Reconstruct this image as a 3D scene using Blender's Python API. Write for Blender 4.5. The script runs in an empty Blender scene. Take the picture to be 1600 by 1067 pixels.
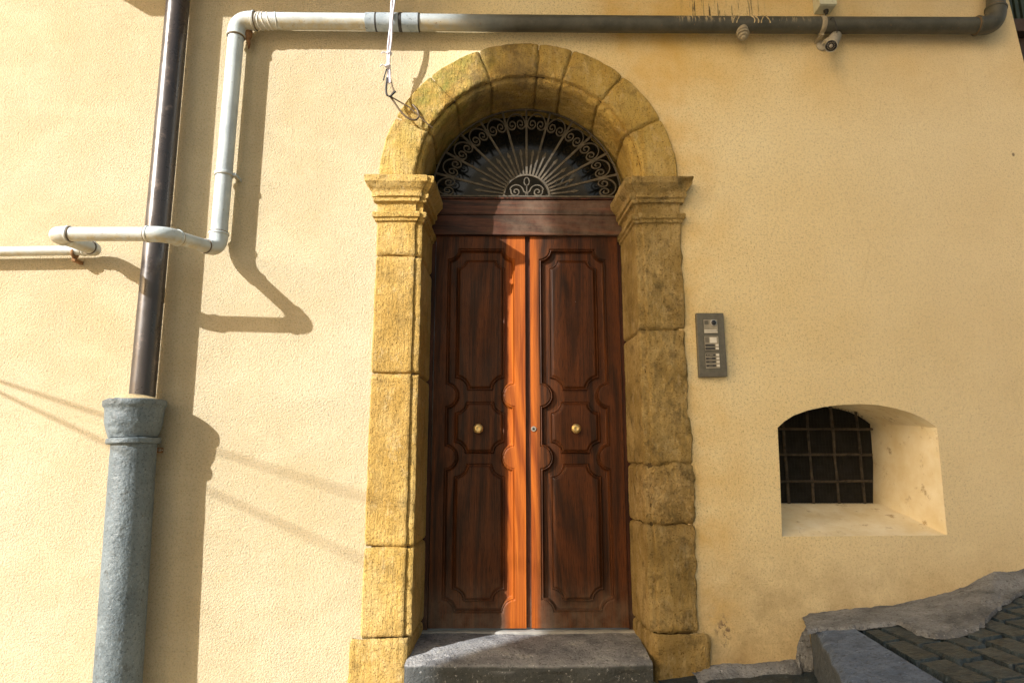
import bpy, bmesh, math, random
from mathutils import Vector, Matrix, noise
random.seed(7)
S = bpy.context.scene
COL = S.collection
PI = math.pi
# ------------------------------------------------------------------ camera model (used to size things from the photo)
F = 1030.0; TH = math.atan(F/5500); PS = math.radians(.89); CAM = Vector((-.16, -3.73, .955))
FW = Vector((math.sin(PS)*math.cos(TH), math.cos(PS)*math.cos(TH), math.sin(TH)))
RT = Vector((math.cos(PS), -math.sin(PS), 0)); UP = RT.cross(FW)
def ray(px, py): return RT*(px-800) + UP*(533.5-py) + FW*F
def W(px, py, Y=0.0):
    d = ray(px, py); t = (Y-CAM.y)/d.y
    return CAM + d*t
PSL = .13
def pave_z(x, y=0): return .165 + PSL*(x-1.48)
def G(px, py, h=0.0):                      # point on the sloping upper paving
    d = ray(px, py)
    t = (.165 + PSL*(CAM.x-1.48) + h - CAM.z)/(d.z - PSL*d.x)
    return CAM + d*t
SUN = Vector((.613, .48, -.377)).normalized()

# ------------------------------------------------------------------ materials
def new_mat(name):
    m = bpy.data.materials.new(name); m.use_nodes = True
    nt = m.node_tree; nt.nodes.clear()
    out = nt.nodes.new('ShaderNodeOutputMaterial'); b = nt.nodes.new('ShaderNodeBsdfPrincipled')
    nt.links.new(b.outputs[0], out.inputs[0])
    return m, nt, b
class N:
    def __init__(s, nt):
        s.nt = nt; s.pos = nt.nodes.new('ShaderNodeNewGeometry').outputs['Position']
    def link(s, a, b): s.nt.links.new(a, b)
    def mapping(s, scale=(1,1,1), loc=(0,0,0)):
        n = s.nt.nodes.new('ShaderNodeMapping'); n.inputs['Scale'].default_value = scale; n.inputs['Location'].default_value = loc
        s.link(s.pos, n.inputs[0]); return n.outputs[0]
    def noise(s, scale, detail=4, rough=.55, vec=None, dist=0):
        n = s.nt.nodes.new('ShaderNodeTexNoise'); n.inputs['Scale'].default_value = scale
        n.inputs['Detail'].default_value = detail; n.inputs['Roughness'].default_value = rough; n.inputs['Distortion'].default_value = dist
        s.link(vec if vec is not None else s.pos, n.inputs['Vector']); return n.outputs['Fac']
    def voro(s, scale, vec=None, feat='F1'):
        n = s.nt.nodes.new('ShaderNodeTexVoronoi'); n.inputs['Scale'].default_value = scale; n.feature = feat
        s.link(vec if vec is not None else s.pos, n.inputs['Vector']); return n.outputs['Distance']
    def ramp(s, fac, stops):
        n = s.nt.nodes.new('ShaderNodeValToRGB'); e = n.color_ramp.elements
        while len(e) > 1: e.remove(e[-1])
        for i, (p, c) in enumerate(stops):
            if not hasattr(c, '__len__'): c = (c, c, c)
            x = e[0] if i == 0 else e.new(p)
            x.position = p; x.color = (*c[:3], 1)
        s.link(fac, n.inputs[0]); return n.outputs[0]
    def mix(s, fac, a, b, mode='MIX'):
        n = s.nt.nodes.new('ShaderNodeMix'); n.data_type = 'RGBA'; n.blend_type = mode
        for v, i in ((fac, 0), (a, 6), (b, 7)):
            if isinstance(v, (int, float)): n.inputs[i].default_value = v
            elif isinstance(v, tuple): n.inputs[i].default_value = (*v[:3], 1)
            else: s.link(v, n.inputs[i])
        return n.outputs[2]
    def math(s, op, a, b=0.0, clamp=False):
        n = s.nt.nodes.new('ShaderNodeMath'); n.operation = op; n.use_clamp = clamp
        for v, i in ((a, 0), (b, 1)):
            if isinstance(v, (int, float)): n.inputs[i].default_value = v
            else: s.link(v, n.inputs[i])
        return n.outputs[0]
    def sep(s, i):
        n = s.nt.nodes.new('ShaderNodeSeparateXYZ'); s.link(s.pos, n.inputs[0]); return n.outputs[i]
    def smooth(s, v, a, b, lo=0., hi=1.):
        n = s.nt.nodes.new('ShaderNodeMapRange'); n.interpolation_type = 'SMOOTHSTEP'
        n.inputs[1].default_value = a; n.inputs[2].default_value = b; n.inputs[3].default_value = lo; n.inputs[4].default_value = hi
        s.link(v, n.inputs[0]); return n.outputs[0]
    def bump(s, h, strength, dist, prev=None):
        n = s.nt.nodes.new('ShaderNodeBump'); n.inputs['Strength'].default_value = strength; n.inputs['Distance'].default_value = dist
        s.link(h, n.inputs['Height'])
        if prev is not None: s.link(prev, n.inputs['Normal'])
        return n.outputs[0]

def m_plaster(name='plaster', tint=1.0):
    m, nt, b = new_mat(name); n = N(nt)
    c = n.ramp(n.noise(.9, 5, .6), [(.3, (.80*tint, .64, .34)), (.5, (.86*tint, .72, .43)), (.72, (.90*tint, .79, .52))])
    c = n.mix(n.ramp(n.noise(6, 4, .6), [(.35, 0.), (.75, .22)]), c, (.76, .62, .38))
    c = n.mix(n.smooth(n.sep(0), -.1, -.9), c, (.595, .60, .68), 'MULTIPLY')  # left plaster toned down in the colour to balance the sun on it
    c = n.mix(n.ramp(n.noise(60, 5, .8), [(.34, .6), (.50, 0.)]), c, (.46, .40, .24))
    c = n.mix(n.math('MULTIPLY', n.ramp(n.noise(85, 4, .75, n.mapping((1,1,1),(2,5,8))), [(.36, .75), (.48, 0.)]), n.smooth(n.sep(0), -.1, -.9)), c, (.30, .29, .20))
    c = n.mix(n.ramp(n.noise(110, 2, .5), [(.30, .7), (.43, 0.)]), c, (.34, .26, .12))          # dark pits
    # ochre bounce light and shade painted just under the long pipe, right hand side, and greyer plaster far right
    z = n.sep(2); x = n.sep(0)
    band = n.math('MULTIPLY', n.smooth(z, 2.95, 3.5), n.smooth(x, .1, .9))
    band = n.math('MULTIPLY', band, n.ramp(n.noise(2.3, 3, .6, n.mapping((1, 1, .8))), [(.30, .1), (.62, 1.)]))
    c = n.mix(n.math('MULTIPLY', band, .55), c, (.70, .44, .09))
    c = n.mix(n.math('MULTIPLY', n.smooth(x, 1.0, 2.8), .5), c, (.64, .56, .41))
    # ochre halo by the portal's right edge
    d = n.math('MULTIPLY', n.smooth(x, 1.35, .85), n.smooth(x, .3, .6))
    c = n.mix(n.math('MULTIPLY', d, n.ramp(n.noise(3.1, 3, .6), [(.38, 0.), (.7, .75)])), c, (.70, .43, .10))
    # grime near the ground on the right
    g = n.math('MULTIPLY', n.smooth(z, .75, .1), n.smooth(x, .7, 1.1))
    c = n.mix(n.math('MULTIPLY', g, n.ramp(n.noise(5, 6, .7), [(.32, .12), (.7, .85)])), c, (.40, .29, .15))
    # vertical run-down streaks
    st = n.ramp(n.noise(1, 5, .7, n.mapping((26, 26, .7))), [(.62, 0.), (.70, 1.)])
    st = n.math('MULTIPLY', st, n.ramp(n.noise(.8, 2, .5), [(.45, 0.), (.62, .5)]))
    c = n.mix(n.math('MULTIPLY', st, .55), c, (.52, .38, .16))
    # dark drip stains above the tee of the pipe
    dr = n.ramp(n.noise(1, 4, .8, n.mapping((48, 48, 2.2), (3, 0, 1))), [(.56, 0.), (.60, 1.)])
    dm = n.math('MULTIPLY', n.math('MULTIPLY', n.smooth(x, .95, 1.05), n.smooth(x, 1.55, 1.4)), n.smooth(z, 3.66, 3.72))
    c = n.mix(n.math('MULTIPLY', dr, dm), c, (.07, .05, .03))
    pq = W(1131, 985); 
    dd = n.math('ADD', n.math('ABSOLUTE', n.math('SUBTRACT', x, pq.x)), n.math('MULTIPLY', n.math('ABSOLUTE', n.math('SUBTRACT', z, pq.z)), .6))
    c = n.mix(n.math('MULTIPLY', n.smooth(dd, .075, .02), n.ramp(n.noise(38, 4, .7), [(.50, 0.), (.58, .9)])), c, (.16,.10,.07))
    c = n.mix(n.ramp(n.noise(1.7, 6, .75, n.mapping((1, 1, 1.6), (9, 3, 2))), [(.48, 0.), (.60, .08)]), c, (.93, .84, .62))
    fl = n.ramp(n.noise(3.3, 7, .8), [(.655, 0.), (.665, .75)])
    c = n.mix(n.math('MULTIPLY', fl, n.smooth(z, .9, .2)), c, (.52, .44, .31))
    # scattered scuffs, hairline cracks
    sc = n.ramp(n.voro(2.3, n.mapping((1, 1, .7)), 'F1'), [(.016, 1.), (.022, 0.)])
    c = n.mix(n.math('MULTIPLY', sc, .8), c, (.12, .09, .06))
    cr = n.ramp(n.voro(1.15, n.mapping((1, 1, .6), (.3, 0, .2)), 'DISTANCE_TO_EDGE'), [(.0, 1.), (.0035, 0.)])
    cr = n.math('MULTIPLY', cr, n.ramp(n.noise(1.1, 3, .6), [(.50, 0.), (.60, 1.)]))
    c = n.mix(n.math('MULTIPLY', cr, .16), c, (.36, .26, .12))
    n.link(c, b.inputs['Base Color']); b.inputs['Roughness'].default_value = .93
    b.inputs['Specular IOR Level'].default_value = .2
    h = n.math('ADD', n.noise(95, 5, .72), n.math('MULTIPLY', n.voro(120), .35))
    nb = n.bump(n.noise(2.2, 3, .5), .5, .02)
    nb = n.bump(h, .9, .0075, nb)
    n.link(nb, b.inputs['Normal']); return m

def m_stone(name, cols, grime, bump=.9, moss=False, fine=160):
    m, nt, b = new_mat(name); n = N(nt)
    c = n.ramp(n.noise(3.2, 6, .62), [(.28, cols[0]), (.48, cols[1]), (.70, cols[2])])
    v = n.ramp(n.noise(1, 5, .7, n.mapping((24, 24, 3.2))), [(.40, 0.), (.70, .55)])
    c = n.mix(v, c, cols[3])
    c = n.mix(n.ramp(n.noise(10, 6, .7), [(.52, 0.), (.72, grime)]), c, (.12, .09, .045))
    c = n.mix(n.ramp(n.noise(fine*.6, 3, .6), [(.30, .85), (.44, 0.)]), c, (.14, .08, .02))
    tone = n.noise(1, 1, .5, n.mapping((.9, .2, 1.45), (4, 2, 7)))
    c = n.mix(n.ramp(tone, [(.35, .75), (.55, 0.)]), c, (.80, .76, .74), 'MULTIPLY')
    c = n.mix(n.ramp(n.noise(14, 6, .8, n.mapping((1, 1, .5))), [(.54, 0.), (.62, .4)]), c, (.68, .53, .28))
    if moss:
        z = n.sep(2); x = n.sep(0)
        mk = n.math('MULTIPLY', n.smooth(z, 2.6, 3.3), n.smooth(x, -.05, -.4))
        c = n.mix(n.math('MULTIPLY', mk, n.ramp(n.noise(7, 5, .7), [(.42, 0.), (.66, .85)])), c, (.20, .22, .05))
        mk = n.math('MULTIPLY', n.smooth(z, 2.95, 3.3), n.math('MULTIPLY', n.smooth(x, -.62, -.30), n.smooth(x, .5, -.1)))
        c = n.mix(n.math('MULTIPLY', mk, n.ramp(n.noise(4, 6, .7), [(.40, 0.), (.6, .8)])), c, (.15, .11, .06))
    n.link(c, b.inputs['Base Color']); b.inputs['Roughness'].default_value = .95; b.inputs['Specular IOR Level'].default_value = .15
    h = n.math('ADD', n.noise(45, 6, .68), n.math('MULTIPLY', n.noise(1, 5, .7, n.mapping((60, 60, 9))), .8))
    nb = n.bump(h, bump, .022); nb = n.bump(n.math('ADD', n.noise(fine, 3, .6), n.math('MULTIPLY', n.voro(fine*.55), .35)), .8, .006, nb)
    n.link(nb, b.inputs['Normal']); return m

def m_plain(name, c1, c2, rough=.5, scale=12, bump=.3, bscale=60, metal=0., spec=.5, dark=None, bd=.002, detail=5, stretch=None, speck=None, side=None):
    m, nt, b = new_mat(name); n = N(nt)
    vec = n.mapping(stretch) if stretch else None
    c = n.ramp(n.noise(scale, detail, .65, vec), [(.32, c1), (.68, c2)])
    if dark: c = n.mix(n.ramp(n.noise(scale*2.3, 6, .75), [(.58, 0.), (.68, .8)]), c, dark)
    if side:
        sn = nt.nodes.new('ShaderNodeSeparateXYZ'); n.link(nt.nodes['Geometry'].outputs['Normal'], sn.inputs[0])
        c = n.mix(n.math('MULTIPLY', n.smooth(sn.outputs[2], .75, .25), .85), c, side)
    if speck:
        c = n.mix(n.ramp(n.noise(speck, 4, .75), [(.34, .85), (.46, 0.)]), c, tuple(v*.3 for v in c1))
        c = n.mix(n.ramp(n.noise(speck*.7, 4, .8, n.mapping((1,1,1),(7,3,1))), [(.60, 0.), (.70, .7)]), c, tuple(min(1, v*1.9) for v in c2))
    n.link(c, b.inputs['Base Color']); b.inputs['Metallic'].default_value = metal; b.inputs['Specular IOR Level'].default_value = spec
    n.link(n.ramp(n.noise(scale*1.7, 4), [(.3, max(0, rough-.1)), (.7, min(1, rough+.12))]), b.inputs['Roughness'])
    n.link(n.bump(n.noise(bscale, 4, .6), bump, bd), b.inputs['Normal']); return m

def m_wood(name, dark, light, rough=.38, horizontal=False):
    m, nt, b = new_mat(name); n = N(nt)
    if horizontal:
        rp = nt.nodes.new('ShaderNodeMapping'); rp.inputs['Rotation'].default_value = (0, PI/2, 0); n.link(n.pos, rp.inputs[0]); n.pos = rp.outputs[0]
    warp = n.noise(1.6, 2, .5, n.mapping((1.5, 1.5, .16)))
    v = nt.nodes.new('ShaderNodeCombineXYZ')
    n.link(n.math('ADD', n.math('MULTIPLY', n.sep(0), 24), n.math('MULTIPLY', warp, 16)), v.inputs[0])
    n.link(n.math('MULTIPLY', n.sep(2), .9), v.inputs[2])
    g = n.noise(1.6, 5, .6, v.outputs[0], .4)
    rings = n.math('SINE', n.math('ADD', n.math('MULTIPLY', warp, 75), n.math('MULTIPLY', n.sep(0), 60)))
    fine = n.noise(1, 4, .6, n.mapping((150, 150, 2.2)))
    f = n.math('ADD', n.math('ADD', n.math('MULTIPLY', g, .42), n.math('MULTIPLY', fine, .33)), n.math('MULTIPLY', rings, .055))
    c = n.ramp(f, [(.28, dark), (.46, tuple((a+e)/2 for a, e in zip(dark, light))), (.62, light)])
    pores = n.ramp(n.noise(1, 2, .5, n.mapping((420, 420, 16))), [(.36, .7), (.46, 0.)])
    c = n.mix(pores, c, tuple(a*.4 for a in dark))
    c = n.mix(n.math('MULTIPLY', n.smooth(n.sep(2), .35, .0), n.ramp(n.noise(9, 5, .7), [(.35, .1), (.7, .55)])), c, (.20, .15, .11))
    if name == 'varnished_wood':                                  # sunlit strip painted as lighter wood on the meeting stiles
        sun_strip = n.smooth(n.math('ABSOLUTE', n.math('ADD', n.sep(0), .034)), .125, .065)
        c = n.mix(sun_strip, c, n.ramp(f, [(.28, (.20,.042,.006)), (.46, (.42,.110,.013)), (.64, (.60,.185,.025))]))
    c = n.mix(n.ramp(n.voro(5.2), [(.012, .8), (.020, 0.)]), c, (.6, .55, .5))
    n.link(c, b.inputs['Base Color'])
    n.link(n.ramp(n.noise(6, 5, .7), [(.3, rough-.06), (.7, rough+.2)]), b.inputs['Roughness'])
    b.inputs['Specular IOR Level'].default_value = .22
    n.link(n.bump(n.math('ADD', f, n.math('MULTIPLY', pores, -.5)), .35, .0015), b.inputs['Normal']); return m

M = {}
M['plaster'] = m_plaster()
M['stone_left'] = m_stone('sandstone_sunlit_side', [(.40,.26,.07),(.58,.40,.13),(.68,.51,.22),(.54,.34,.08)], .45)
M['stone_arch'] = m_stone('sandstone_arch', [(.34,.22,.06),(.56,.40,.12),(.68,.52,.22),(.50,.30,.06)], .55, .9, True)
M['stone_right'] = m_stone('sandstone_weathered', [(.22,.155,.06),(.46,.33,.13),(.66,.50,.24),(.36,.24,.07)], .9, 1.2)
M['wood_h'] = None
M['reveal'] = M['stone_right']
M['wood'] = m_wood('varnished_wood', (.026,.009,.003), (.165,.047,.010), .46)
M['wood_dark'] = m_wood('dark_wood', (.022,.008,.005), (.16,.052,.026), .38)
M['iron'] = m_plain('dusty_wrought_iron', (.050,.042,.030), (.13,.108,.076), .75, 30, .4, 160)
M['iron_niche'] = m_plain('rusty_grille_iron', (.018,.015,.012), (.075,.058,.042), .85, 30, .6, 120)
M['brass'] = m_plain('worn_brass', (.55,.38,.14), (.78,.58,.26), .36, 40, .3, 90, .85)
M['steel'] = m_plain('lock_steel', (.35,.33,.30), (.55,.52,.48), .35, 60, .1, 90, .9)
M['black'] = m_plain('black_recess', (.006,.006,.005), (.012,.011,.010), .9, 10, .1)
M['brown_pipe'] = m_plain('brown_enamelled_metal', (.030,.025,.026), (.052,.042,.042), .30, 6, .12, 14, .15, .8, (.16,.12,.10), .002, 5, (1,1,.25))
M['cast'] = m_plain('grey_painted_cast_iron', (.085,.115,.135), (.15,.19,.215), .5, 7, 1., 45, 0, .5, (.06,.07,.07), .007, speck=80)
M['mortar'] = m_plain('mortar', (.35,.28,.16), (.58,.48,.30), .95, 18, 1., 50, 0, .1, None, .006)
M['cement'] = m_plain('old_cement', (.11,.12,.14), (.29,.31,.345), .92, 5, 1., 60, 0, .2, (.08,.08,.08), .012, speck=70)
M['lava'] = m_plain('dark_lava_paving', (.006,.017,.028), (.026,.052,.078), .5, 9, 1., 45, 0, .6, (.08,.11,.14), .014, speck=50)
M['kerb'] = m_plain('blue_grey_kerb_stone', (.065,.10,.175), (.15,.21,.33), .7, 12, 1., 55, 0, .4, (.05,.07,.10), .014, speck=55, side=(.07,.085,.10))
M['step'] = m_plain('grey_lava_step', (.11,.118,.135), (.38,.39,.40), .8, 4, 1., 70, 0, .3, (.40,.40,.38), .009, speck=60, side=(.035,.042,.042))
M['marble'] = m_plain('pale_threshold_marble', (.22,.22,.21), (.40,.39,.36), .6, 8, .3, 60)
M['ground'] = m_plain('street_ground', (.42,.38,.30), (.56,.50,.40), .9, 3, .6, 30, 0, .2)
M['plate'] = m_plain('grey_metal_plate', (.115,.108,.088), (.165,.155,.125), .5, 30, .2, 120, .4)
M['module'] = m_plain('module_grey', (.26,.235,.18), (.36,.33,.26), .5, 30, .2, 120)
M['white'] = m_plain('white_plastic', (.62,.59,.52), (.78,.75,.68), .5, 20, .1, 60)
M['blackgloss'] = m_plain('black_gloss', (.01,.01,.012), (.02,.02,.025), .15, 20, .05, 60)
M['label_dark'] = m_plain('dark_nameplate', (.03,.03,.03), (.06,.055,.05), .4, 50, .1, 60)
M['cam'] = m_plain('weathered_white_plastic', (.30,.28,.22), (.46,.43,.36), .5, 20, .1, 60)
M['cable_white'] = m_plain('white_cable', (.55,.53,.60), (.78,.76,.80), .5, 60, .3, 200)
M['cable_brown'] = m_plain('brown_cable', (.08,.055,.03), (.16,.11,.06), .6, 60, .3, 200)
M['cable_black'] = m_plain('black_cable', (.02,.02,.02), (.04,.04,.04), .6, 60, .3, 200)
M['box_green'] = m_plain('pale_grey_green_plastic', (.48,.50,.38), (.62,.63,.52), .6, 14, .2, 60, 0, .4, (.28,.27,.18))
M['box_white'] = M['white']
M['tape'] = m_plain('blue_grey_tape', (.26,.32,.37), (.38,.44,.49), .5, 20, .5, 60, 0, .4, (.07,.07,.07), .003)
M['rust'] = m_plain('dirty_rust', (.14,.07,.035), (.30,.17,.08), .9, 30, 1., 90, 0, .2, None, .006)
M['facing'] = m_plain('street_facade_plaster', (.62,.50,.33), (.74,.62,.44), .9, 2, .3, 40)
M['shutter'] = m_plain('dark_green_shutter', (.015,.028,.020), (.035,.055,.04), .55, 20, .2, 60)
M['rust_brown'] = m_plain('dark_brown_timber', (.035,.020,.014), (.07,.042,.03), .6, 12, .5, 40)
M['roof_slab'] = m_plain('balcony_concrete', (.42,.36,.27), (.55,.48,.37), .9, 5, .5, 40)

M['wood_h'] = m_wood('transom_wood', (.022,.008,.005), (.17,.056,.028), .36, True)
# long pipe: pale galvanised paint on the left fading to dark grey on the right
def m_pipe():
    m, nt, b = new_mat('weathered_pipe_paint'); n = N(nt)
    x = n.sep(0)
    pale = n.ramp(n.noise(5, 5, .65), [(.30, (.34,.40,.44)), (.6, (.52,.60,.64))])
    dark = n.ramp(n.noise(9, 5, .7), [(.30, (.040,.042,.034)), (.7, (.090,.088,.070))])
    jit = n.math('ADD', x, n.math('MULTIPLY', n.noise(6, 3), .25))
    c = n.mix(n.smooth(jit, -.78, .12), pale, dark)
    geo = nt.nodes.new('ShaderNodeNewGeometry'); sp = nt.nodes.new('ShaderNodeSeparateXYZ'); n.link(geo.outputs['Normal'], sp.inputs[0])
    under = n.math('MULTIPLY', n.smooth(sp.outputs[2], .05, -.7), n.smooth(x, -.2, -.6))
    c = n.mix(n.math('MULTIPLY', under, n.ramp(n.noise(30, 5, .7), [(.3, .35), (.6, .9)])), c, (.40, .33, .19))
    sp2 = n.ramp(n.noise(45, 4, .7), [(.64, 0.), (.69, .8)])
    c = n.mix(sp2, c, (.16,.10,.05))
    # plaster splashes dribbled over the pipe near the tee
    dm = n.math('MULTIPLY', n.math('MULTIPLY', n.smooth(x, .85, 1.0), n.smooth(x, 1.9, 1.5)), n.smooth(sp.outputs[2], -.5, .35))
    spl = n.ramp(n.noise(1, 5, .7, n.mapping((42, 20, 6))), [(.55, 0.), (.60, 1.)])
    c = n.mix(n.math('MULTIPLY', dm, spl), c, (.42,.34,.20))
    n.link(c, b.inputs['Base Color']); b.inputs['Roughness'].default_value = .5
    n.link(n.bump(n.noise(60, 4, .6), .35, .002), b.inputs['Normal']); return m
M['pipe'] = m_pipe()

def m_shaded_dustglass():
    m, nt, b = new_mat('dusty_shaded_fanlight_glass'); n = N(nt)
    z = n.math('SUBTRACT', n.sep(2), 2.64); x = n.sep(0)
    r = n.math('SQRT', n.math('ADD', n.math('MULTIPLY', x, x), n.math('MULTIPLY', z, z)))
    f = n.math('MULTIPLY', n.smooth(r, .46, .40), n.ramp(n.noise(7, 5, .6), [(.3, .55), (.7, 1.)]))  # dust inside the radius; arch shadow painted black beyond it
    c = n.mix(f, (.008,.009,.009), n.ramp(n.noise(3, 4), [(.4, (.045,.036,.018)), (.6, (.022,.024,.021))]))
    n.link(c, b.inputs['Base Color']); b.inputs['Roughness'].default_value = .3
    n.link(n.mix(f, (.12,.12,.12), (.65,.65,.65)), b.inputs['Roughness']); return m
M['shaded_dustglass'] = m_shaded_dustglass()

# ------------------------------------------------------------------ mesh helpers
def props(o, label=None, cat=None, group=None, kind=None):
    if label: o['label'] = label
    if cat: o['category'] = cat
    if group: o['group'] = group
    if kind: o['kind'] = kind
    return o
def thing(name, loc, label, cat, group=None):
    o = bpy.data.objects.new(name, None); COL.objects.link(o); o.location = loc; o.empty_display_size = .1
    return props(o, label, cat, group)
def world_loc(o):
    p = Vector((0,0,0))
    while o is not None: p += o.location; o = o.parent
    return p
class MB:
    def __init__(s): s.v = []; s.f = []
    def quadgrid(s, rows, closed=False, flip=False):
        b = len(s.v); nr = len(rows); nc = len(rows[0])
        for r in rows: s.v += [Vector(p) for p in r]
        for i in range(nr-1):
            for j in range(nc if closed else nc-1):
                a = b+i*nc+j; c = b+i*nc+(j+1) % nc; d = b+(i+1)*nc+(j+1) % nc; e = b+(i+1)*nc+j
                s.f.append((a, e, d, c) if flip else (a, c, d, e))
        return s
    def poly(s, pts):
        b = len(s.v); s.v += [Vector(p) for p in pts]; s.f.append(tuple(range(b, b+len(pts)))); return s
    def box(s, x0, x1, y0, y1, z0, z1):
        b = len(s.v)
        s.v += [Vector(p) for p in ((x0,y0,z0),(x1,y0,z0),(x1,y1,z0),(x0,y1,z0),(x0,y0,z1),(x1,y0,z1),(x1,y1,z1),(x0,y1,z1))]
        s.f += [tuple(b+i for i in q) for q in ((0,3,2,1),(4,5,6,7),(0,1,5,4),(1,2,6,5),(2,3,7,6),(3,0,4,7))]; return s
    def prism(s, xz, y0, y1):                      # outline in XZ (counter-clockwise seen from -Y), front at y0
        b = len(s.v); n = len(xz)
        s.v += [Vector((x, y0, z)) for x, z in xz] + [Vector((x, y1, z)) for x, z in xz]
        s.f.append(tuple(b+i for i in range(n))); s.f.append(tuple(b+n+i for i in reversed(range(n))))
        for i in range(n):
            j = (i+1) % n; s.f.append((b+i, b+n+i, b+n+j, b+j))
        return s
    def tube(s, pts, r, n=16, caps=True, wob=0.):
        pts = [Vector(p) for p in pts]; k = len(pts)
        rr = r if hasattr(r, '__len__') else [r]*k
        t0 = (pts[1]-pts[0]).normalized()
        a = Vector((0,0,1)) if abs(t0.z) < .9 else Vector((1,0,0))
        u = t0.cross(a).normalized(); rows = []
        for i in range(k):
            t = ((pts[min(i+1,k-1)]-pts[i]).normalized() + (pts[i]-pts[max(i-1,0)]).normalized())
            t = t.normalized() if t.length > 1e-9 else t0
            u = (u - t*u.dot(t)).normalized(); w = t.cross(u)
            rows.append([pts[i] + (u*math.cos(2*PI*j/n) + w*math.sin(2*PI*j/n))*rr[i]*(1+(wob*noise.noise(pts[i]*9+u*j) if wob else 0)) for j in range(n)])
        s.quadgrid(rows, True)
        if caps: s.poly(list(reversed(rows[0]))); s.poly(rows[-1])
        return s
    def lathe(s, o, axis, prof, n=32, cap0=True, cap1=True, nz=0.):      # prof = [(dist along axis, radius)]
        o = Vector(o); axis = Vector(axis).normalized()
        a = Vector((0,0,1)) if abs(axis.z) < .9 else Vector((1,0,0))
        u = axis.cross(a).normalized(); w = axis.cross(u); rows = []
        for d, r in prof:
            rows.append([])
            for j in range(n):
                p = o + axis*d + (u*math.cos(2*PI*j/n)+w*math.sin(2*PI*j/n))*r
                if nz: p += noise.noise_vector(p*14)*nz
                rows[-1].append(p)
        s.quadgrid(rows, True)
        if cap0: s.poly(list(reversed(rows[0])))
        if cap1: s.poly(rows[-1])
        return s
    def build(s, name, mat, parent=None, smooth=None, bevel=0, label=None):
        me = bpy.data.meshes.new(name); off = world_loc(parent) if parent else Vector((0,0,0))
        me.from_pydata([tuple(v-off) for v in s.v], [], s.f)
        bm = bmesh.new(); bm.from_mesh(me); bmesh.ops.remove_doubles(bm, verts=bm.verts, dist=1e-5)
        bmesh.ops.recalc_face_normals(bm, faces=bm.faces); 
        if bevel:
            es = [e for e in bm.edges if len(e.link_faces) == 2 and e.calc_face_angle(0) > .5]
            bmesh.ops.bevel(bm, geom=es, offset=bevel, segments=2, affect='EDGES', profile=.6)
        bm.to_mesh(me); bm.free()
        o = bpy.data.objects.new(name, me); COL.objects.link(o)
        if mat: me.materials.append(mat)
        if parent: o.parent = parent
        if smooth is not None:
            for p in me.polygons: p.use_smooth = True
            if smooth < 180:
                try:
                    me.set_sharp_from_angle(angle=math.radians(smooth))
                except Exception: pass
        if label: o['label'] = label
        return o
def resample(pts, step):
    out = []
    for a, b in zip(pts[:-1], pts[1:]):
        k = max(1, int(round(math.dist(a, b)/step)))
        for i in range(k): out.append(tuple(a[j]+(b[j]-a[j])*i/k for j in range(len(a))))
    out.append(tuple(pts[-1])); return out
def fillet(pts, R, n=10):
    pts = [Vector(p) for p in pts]; out = [pts[0]]
    for i in range(1, len(pts)-1):
        a, p, b = pts[i-1], pts[i], pts[i+1]; u = (a-p).normalized(); v = (b-p).normalized()
        for k in range(n+1):
            t = k/n; out.append((p+u*R)*(1-t)**2 + p*2*t*(1-t) + (p+v*R)*t*t)
    out.append(pts[-1]); return out
def nz(p, f): return noise.noise(Vector(p)*f)

# ------------------------------------------------------------------ facade wall with portal opening and window niche
XL, XR, ZB, ZT = -9.0, 3.125, -2.2, 6.2
SP = 2.652                                          # springing height of the arch
hole = [(-.865, ZB+.3), (.865, ZB+.3), (.865, SP)] + [(.865*math.cos(a), SP+.865*math.sin(a)) for a in [PI*i/48 for i in range(1, 48)]] + [(-.865, SP)]
nf = [W(x, y) for x, y in ((1222,838),(1480,836),(1472,750),(1464,668))]
arcpx = [(1464,668),(1452,659),(1440,652),(1421,644),(1400,638),(1373,633),(1345,631),(1318,632),(1290,635),(1262,641),(1240,649),(1226,658),(1215,668)]
niche_front = [nf[0], nf[1], nf[2]] + [W(x, y) for x, y in arcpx] + [W(1219,750)]
ND = .46
backpx = [(1212,787),(1376,787),(1376,722),(1371,661),(1363,655),(1352,648),(1338,642),(1320,637),(1303,634),(1286,633),(1268,635),(1250,639),(1235,645),(1220,652),(1210,658),(1203,664),(1208,722)]
niche_back = [W(x, y, ND) for x, y in backpx]
bm = bmesh.new()
def loop(pts, step=None):
    vs = [bm.verts.new(p) for p in pts]
    for i in range(len(vs)): bm.edges.new((vs[i], vs[(i+1) % len(vs)]))
    return vs
loop([(XL,0,ZB),(XR+.02,0,ZB),(XR+.03,0,3.3),(XR-.02,0,3.95),(XR-.06,0,ZT),(XL,0,ZT)])
loop([(x,0,z) for x, z in hole]); loop([(p.x,0,p.z) for p in niche_front])
bmesh.ops.triangle_fill(bm, use_beauty=True, use_dissolve=False, edges=bm.edges[:])
me = bpy.data.meshes.new('wall'); bm.to_mesh(me); bm.free()
for p in me.polygons:
    pass
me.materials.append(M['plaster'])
facade = thing('house_facade', (0, 0, 0), 'cream plastered house wall around the arched wooden door, sunlit left and shaded right', 'wall')
wall = bpy.data.objects.new('wall', me); COL.objects.link(wall); wall.parent = facade
bmx = bmesh.new(); bmx.from_mesh(me)
for f in bmx.faces:
    if f.normal.y > 0: f.normal_flip()
bmx.to_mesh(me); bmx.free()
mb = MB()      # return of the wall at its right corner, behind the front sheet
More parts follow.
